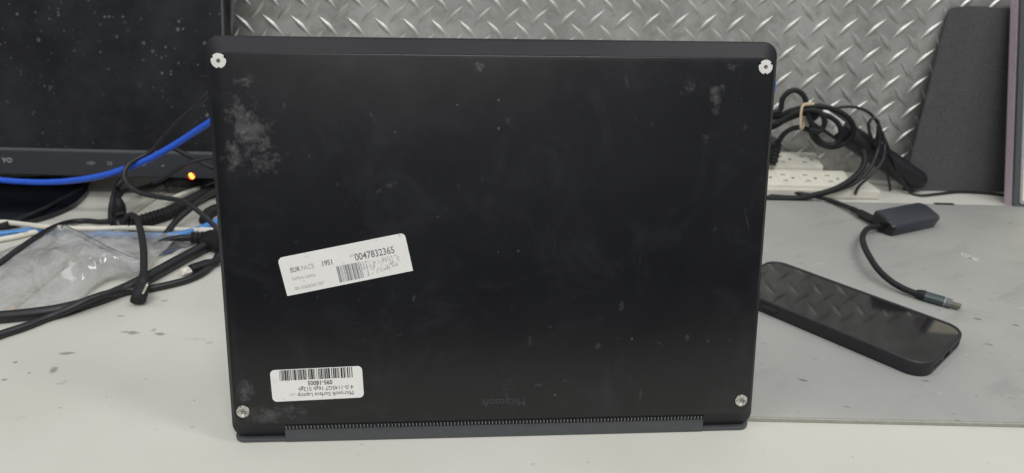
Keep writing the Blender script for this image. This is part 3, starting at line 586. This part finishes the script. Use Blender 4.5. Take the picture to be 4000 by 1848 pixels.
# ------------------------------------------------------------------ right side: bundled power cord
cord = empty('bundled_power_cable', T(323, 790, 30), 'thick black power cord bundled in loops above the power strip', 'power cord')
IC = cord.matrix_world.inverted()
MB().tube([(304.4, 786.0, 36.6), (305.3, 783.0, 56.0), (310.5, 782.0, 68.6), (323.2, 781.0, 75.7), (339.7, 780.0, 71.3), (354.6, 778.0, 58.6), (368.4, 776.0, 58.9), (371.2, 775.0, 71.9), (364.2, 775.0, 84.1), (350.1, 776.0, 91.8), (329.0, 778.0, 93.2), (310.2, 782.0, 84.7), (292.6, 788.0, 71.1), (276.1, 792.0, 71.1), (274.0, 790.0, 80.7), (298.3, 786.0, 85.8), (313.6, 784.0, 94.3), (335.0, 782.0, 100.0), (358.1, 781.0, 98.1), (379.1, 781.0, 87.7), (389.0, 783.0, 73.1), (385.8, 786.0, 59.4), (372.0, 788.0, 51.5), (354.8, 788.0, 55.7), (342.5, 787.0, 67.9), (341.0, 785.0, 77.5)], 3.0, 10).obj('loop', M['rubber_soft'], cord, IC, smooth=True)
MB().tube([(331.9, 770.0, 76.8), (343.4, 769.0, 75.2), (347.8, 769.0, 84.7), (342.2, 770.0, 94.6), (331.5, 772.0, 98.2), (315.7, 774.0, 94.4), (296.3, 778.0, 81.3), (276.8, 780.0, 80.3), (281.1, 780.0, 89.3), (298.6, 779.0, 95.2), (299.4, 779.0, 107.4), (305.0, 779.0, 116.2), (313.1, 779.0, 118.3), (321.7, 778.0, 113.3), (326.9, 776.0, 102.9), (330.0, 774.0, 91.8), (336.3, 772.0, 80.8), (345.2, 772.0, 72.1)], 3.0, 10).obj('loop', M['rubber_soft'], cord, IC, smooth=True)
MB().tube([(304.1, 783.0, 54.5), (304.2, 785.0, 46.2), (304.0, 786.0, 35.0), (303.0, 786.0, 30.3)], 6, 12, rib(5, .25), .6).obj('strain_relief', M['rubber_soft'], cord, IC, smooth=True, auto=80)
MB().loft([[(x*sx+cx, y*sx+790, z) for x, y in rrect(-11, 11, -9, 9, 3, 4)] for z, sx, cx in ((37, .8, 296), (39, 1, 296), (52, 1, 297), (58, .8, 297.5), (61, .5, 298))]).obj('plug_body', M['glossblack'], cord, IC, smooth=True)
tag(MB().tube([(330.7, 772.0, 105.1), (319.7, 767.0, 104.8), (317.4, 765.0, 99.5), (318.3, 764.0, 88.3), (320.7, 765.0, 79.3), (325.8, 772.0, 78.2), (331.6, 786.0, 87.4), (332.7, 784.0, 100.6), (334.1, 776.0, 104.5)], 1.0, 8, flat=1.9).obj('rubber_band', M['tan'], smooth=True), 'tan rubber band tied round the bundled power cord', 'rubber band')
# laptop power brick leaning on the plate
br = empty('power_adapter', T(440, 800, 0), 'long black rounded power adapter with a white barcode label', 'power adapter')
a_, b_ = Vector((350.3, 808.0, 87.9)), Vector((481.3, 786.0, 10.9))
ex = (b_-a_).normalized(); Lb = (b_-a_).length
MBk = frame((a_.x, a_.y, a_.z), ex); IBr = br.matrix_world.inverted()
q = MB(); q.loft([[(x, y*s_, z*s_) for y, z in rrect(-13.4, 13.4, -13, 13, 12.6, 7)] for x, s_ in ((-3, .7), (-1, .9), (3, 1), (Lb-6, 1), (Lb-1, .93), (Lb+3, .7))]); q.obj('case', M['brick'], br, IBr @ MBk, smooth=True, auto=50)
def wrap(x0, x1, a0, a1, rr, n=10):
    return MB().loft([[(x, -math.sin(math.radians(a))*rr_, math.cos(math.radians(a))*rr_) for a, rr_ in [(a0+(a1-a0)*k/n, rr) for k in range(n+1)]+[(a1+(a0-a1)*k/n, rr-.5) for k in range(n+1)]] for x in (x0, x1)])
lbk = tag(wrap(4, 33, 42, 128, 13.65).obj('barcode_label', M['sticker'], br, IBr @ MBk, smooth=True, auto=30), 'white barcode sticker on the adapter')
x = 9
while x < 27:
    wd = random.choice((.4, .7)); wrap(x, x+wd, 82, 108, 13.72, 4).obj('barcode_bar', M['ink'], lbk); x += wd+random.choice((.5, .8))
text('label_text', 'PLZTM', 5.0, M['ink'], lbk, RX(72) @ T(8, 0, 13.8))
# thin leads on the right
cable('adapter_lead', [(357.8, 786.0, 95.4), (372.5, 788.0, 98.8), (388.0, 790.0, 98.4), (403.7, 790.0, 93.4), (415.5, 788.0, 82.9), (424.5, 784.0, 67.6), (433.9, 780.0, 50.7), (444.0, 777.0, 33.3), (455.9, 774.0, 15.2), (468.2, 773.9, 1.8), (476.4, 766.7, 1.8), (497.6, 772.6, 2.0), (526.7, 781.5, 2.0), (550.9, 781.3, 2.0), (572.1, 776.5, 2.0), (585.7, 769.6, 2.0)], 1.7, M['rubber'], 'thin black lead arching over the adapter and along the felt board')
cable('wire_loop', [(424.4, 780.0, 47.4), (415.8, 783.0, 58.5), (408.2, 785.0, 71.5), (405.7, 786.0, 81.7), (409.2, 786.0, 87.1), (415.4, 785.0, 83.6), (416.3, 782.0, 71.0), (414.4, 779.0, 56.6)], 1.7, M['rubber'], 'narrow loop of thin black wire against the plate', 'wire')
cable('desk_lead', [(413.3, 778.0, 80.9), (417.2, 775.0, 65.4), (414.5, 770.0, 50.2), (404.1, 757.0, 37.4), (390.8, 750.0, 24.5), (375.8, 748.0, 16.0), (353.3, 746.0, 8.8), (328.1, 746.4, 4.0), (303.7, 750.8, 2.4), (283.3, 760.5, 2.4)], 2.4, M['rubber'], 'black lead sweeping down in front of the power strip')
cable('desk_lead', [(399.5, 772.0, 52.3), (398.4, 762.0, 44.7), (392.9, 754.0, 36.0), (380.5, 747.0, 25.9), (364.0, 744.0, 15.9), (346.1, 743.0, 9.4), (322.7, 740.1, 5.0), (300.5, 741.8, 3.2), (277.9, 743.7, 3.2)], 3.4, M['rubber_soft'], 'thicker black lead curving along the back edge of the mat')
cable('loose_wire', [(417.8, 774.0, 73.2), (421.8, 770.0, 57.9), (415.9, 757.0, 46.7), (407.4, 751.0, 36.4), (398.1, 748.0, 26.6), (392.4, 748.0, 19.7), (389.7, 748.0, 13.5), (395.0, 758.1, 1.8)], 1.7, M['rubber'], 'thin black wire dropping behind the sweeping leads to the desk', 'wire')
cable('loose_wire', [(426.2, 782.0, 43.7), (433.0, 781.0, 31.8), (438.7, 779.0, 20.0), (448.2, 783.6, 2.0)], 1.6, M['rubber'], 'short thin wire hanging beside the end of the power strip', 'wire')

# ------------------------------------------------------------------ felt board and the display at the far right
fb = [(483.2, 820.0, 206.8), (506.6, 815.0, 208.5), (650, 818, 205)]; ft = [(465.7, 787.3, 0.4), (507.8, 788.2, 0.4), (650, 790, .4)]
q = MB(); front = []
nz = 12; cols = []
def lerp3(a, b, t_): return Vector(a).lerp(Vector(b), t_)
pts_u = [0, .03, .1, .5, 1.0, 1.5, 2.0]
for u in pts_u:
    i = min(1, int(u)); f_ = u-i; tp_ = lerp3(fb[i], fb[i+1], f_); bt_ = lerp3(ft[i], ft[i+1], f_)
    drop = {0: 9, .03: 4.5, .1: 1.2}.get(u, 0); colm = []
    for k in range(nz+1):
        t_ = k/nz; g = lerp3(tp_-Vector((0, 0, drop)), bt_, t_); g.y += -2.0*math.sin(math.pi*t_)*0; colm.append(g)
    cols.append(colm)
V_ = []; F_ = []
for c_ in cols:
    for g in c_: V_.append(tuple(g))
n1 = len(V_)
for c_ in cols:
    for g in c_: V_.append((g.x, g.y+2.2, g.z))
for i in range(len(cols)-1):
    for k in range(nz):
        a = i*(nz+1)+k; F_.append((a, a+1, a+nz+2, a+nz+1)); F_.append((n1+a, n1+a+nz+1, n1+a+nz+2, n1+a+1))
for i in range(len(cols)-1):
    for k in (0, nz):
        a = i*(nz+1)+k; F_.append((a, a+nz+1, n1+a+nz+1, n1+a))
for i in (0, len(cols)-1):
    for k in range(nz):
        a = i*(nz+1)+k; F_.append((a, a+1, n1+a+1, n1+a))
tag(q.add(V_, F_).obj('felt_board', M['felt']), 'dark felt board leaning upright against the tread plate', 'board')
dp = empty('display', T(562, 737, .4) @ RX(-15) @ RY(-5.5), 'small display with silver frame and bright cream screen, cut off at right', 'display')
MB().box(0, 180, 0, 12, .5, 235).obj('housing', M['mauve'], dp, bevel=.8)
MB().loft([[(x, y, z) for x, z in rrect(.3, 180, .6, 235, 4, 5)] for y in (-.05, -4)]).obj('bezel', M['greyfr'], dp, smooth=True, auto=40)
MB().loft([[(x, y, z) for x, z in rrect(6.2, 178, 3.5, 232, 4, 5)] for y in (-4.05, -5)]).obj('frame', M['silver'], dp, smooth=True, auto=40)
MB().loft([[(x, y, z) for x, z in rrect(9.3, 175, 6.6, 229, 2.5, 5)] for y in (-5.02, -5.3)]).obj('screen', M['cream'], dp)
for z in (150, 165): MB().box(-.25, -.02, 1, 2.2, z, z+9).obj('side_button', M['silver'], dp)

# ------------------------------------------------------------------ network adapter
A0, A1 = Vector((373.9, 651.2, 12.0)), Vector((437.7, 681.3, 12.0))
ex = (A1-A0).normalized(); La = (A1-A0).length
MA = frame(tuple(A0), ex) @ RX(20)
na = empty('network_adapter', T(A0.x, A0.y, 3), 'slate blue adapter box with two cables and a plug', 'adapter'); IN = na.matrix_world.inverted()
q = MB(); hw = 14.6
sec = [(-hw, -5), (-hw, 5.0), (-hw+3, 7.4), (hw-3, 7.4), (hw, 5.0), (hw, -5), (hw-2.5, -7.2), (-hw+2.5, -7.2)]
q.loft([[(x+(-sk*y), y*s_, z*s_) for y, z in sec] for x, s_, sk in ((0, .98, .0), (.6, 1, 0), (La-9, 1, 0), (La-2, .8, 0), (La, .7, 0))]); q.obj('case', M['slate'], na, IN @ MA, bevel=.5, smooth=True, auto=35)
MB().loft([[(x, y*s_, z*s_) for y, z in sec] for x, s_ in ((-2.2, .80), (-.8, .92), (-.05, .95))]).obj('end_cap', M['glossblack'], na, IN @ MA, smooth=True, auto=40)
MB().tube([(374.9, 669.1, 8.0), (371.2, 683.0, 8.0), (369.0, 690.2, 8.0)], 6.0, 4, flat=.75).obj('network_plug', M['rubber_soft'], na, IN)
MB().tube([(369.5, 688.7, 8.0), (367.5, 696.0, 8.0), (365.4, 701.8, 8.0)], 3.2, 8).obj('plug_boot', M['rubber_soft'], na, IN, smooth=True)
MB().tube([(365.7, 701.1, 8.0), (361.4, 716.4, 7.0), (354.3, 732.9, 6.0), (342.5, 746.6, 5.5), (324.8, 754.6, 6.5), (308.7, 759.7, 8.0), (281.9, 768.5, 8.0)], 2.5, 10).obj('network_lead', M['rubber'], na, IN, smooth=True)
MB().tube([(375.4, 651.8, 9.0), (369.8, 648.8, 9.0)], 4.6, 12).obj('grommet', M['glossblack'], na, IN, smooth=True)
MB().tube([(372.9, 650.3, 9.0), (362.2, 645.0, 11.0), (349.4, 633.7, 13.0), (335.3, 612.7, 15.5), (324.8, 589.8, 17.0), (317.9, 564.5, 17.0), (316.3, 542.2, 14.0), (320.4, 527.5, 10.5), (327.8, 517.4, 8.0), (335.6, 509.4, 7.2)], 2.7, 12).obj('plug_lead', M['rubber_soft'], na, IN, smooth=True)
u0, u1 = Vector((335.0, 511.2, 7.2)), Vector((356.5, 495.1, 6.6)); du = (u1-u0).normalized()
def along(d): return tuple(u0+du*d)
Lu = (u1-u0).length
MB().tube([along(0), along(Lu*.25)], 4.4, 14, lambda d: .75+.25*min(1, d/4), 1).obj('plug_sleeve', M['rubber_soft'], na, IN, smooth=True)
MB().tube([along(Lu*.25), along(Lu*.78)], 4.9, 16, flat=.8).obj('plug_shell', M['slate2'], na, IN, smooth=True)
MB().tube([along(Lu*.775), along(Lu*.79)], 4.95, 16, flat=.8).obj('plug_ring', M['silver'], na, IN, smooth=True)
MB().tube([along(Lu*.79), along(Lu*.97)], 4.6, 16, flat=.8).obj('plug_cap', M['clear'], na, IN, smooth=True)
slab(0, 8.5, -3.0, 3.0, -1.1, 1.1, .8, .3).obj('plug_tip', M['dsteel'], na, IN @ frame(along(Lu*.9), du))

# ------------------------------------------------------------------ phone
pa, pb_, pc_ = Vector((229.3, 560.4, 12.0)), Vector((337.3, 441.1, 12.0)), Vector((280.8, 389.6, 12.0))
px_ = (pa-pb_).normalized(); cen = (pa+pc_)/2
PL, PW = 156.0, 77.0
ph = empty('phone', frame((cen.x, cen.y, 3.1), tuple(-px_)), 'phone in a black case lying face up on the mat', 'phone')
m = MB(); R = []
for z, i in ((0, 1.2), (1.0, .2), (2.5, 0), (8.5, 0), (10.4, .25), (11.3, 1.0), (11.4, 1.7), (11.0, 2.3), (10.4, 2.6)):
    R.append([(x, y, z) for x, y in rrect(-PL/2+i, PL/2-i, -PW/2+i, PW/2-i, 14-i, 10)])
m.loft(R, True, False).obj('case', M['phonecase'], ph, smooth=True, auto=60)
m = MB(); m.loft([[(x, y, z) for x, y in rrect(-PL/2+2.4, PL/2-2.4, -PW/2+2.4, PW/2-2.4, 11.8, 10)] for z in (9.8, 10.5)]); m.obj('screen', M['pglass'], ph, smooth=True, auto=30)
for x0_, x1_ in ((-62, -48), (-42, -30)): MB().tube([(x0_, -PW/2-.1, 6), (x1_, -PW/2-.1, 6)], 1.5, 8).obj('side_button', M['phonecase'], ph, smooth=True)
MB().box(PL/2-.6, PL/2+.12, -5, 5, 4, 7).obj('port', M['hole'], ph)
for y in (-22, -17, -12, 12, 17, 22): MB().box(PL/2-.6, PL/2+.1, y-1.4, y+1.4, 4.6, 6.4).obj('speaker_hole', M['hole'], ph)
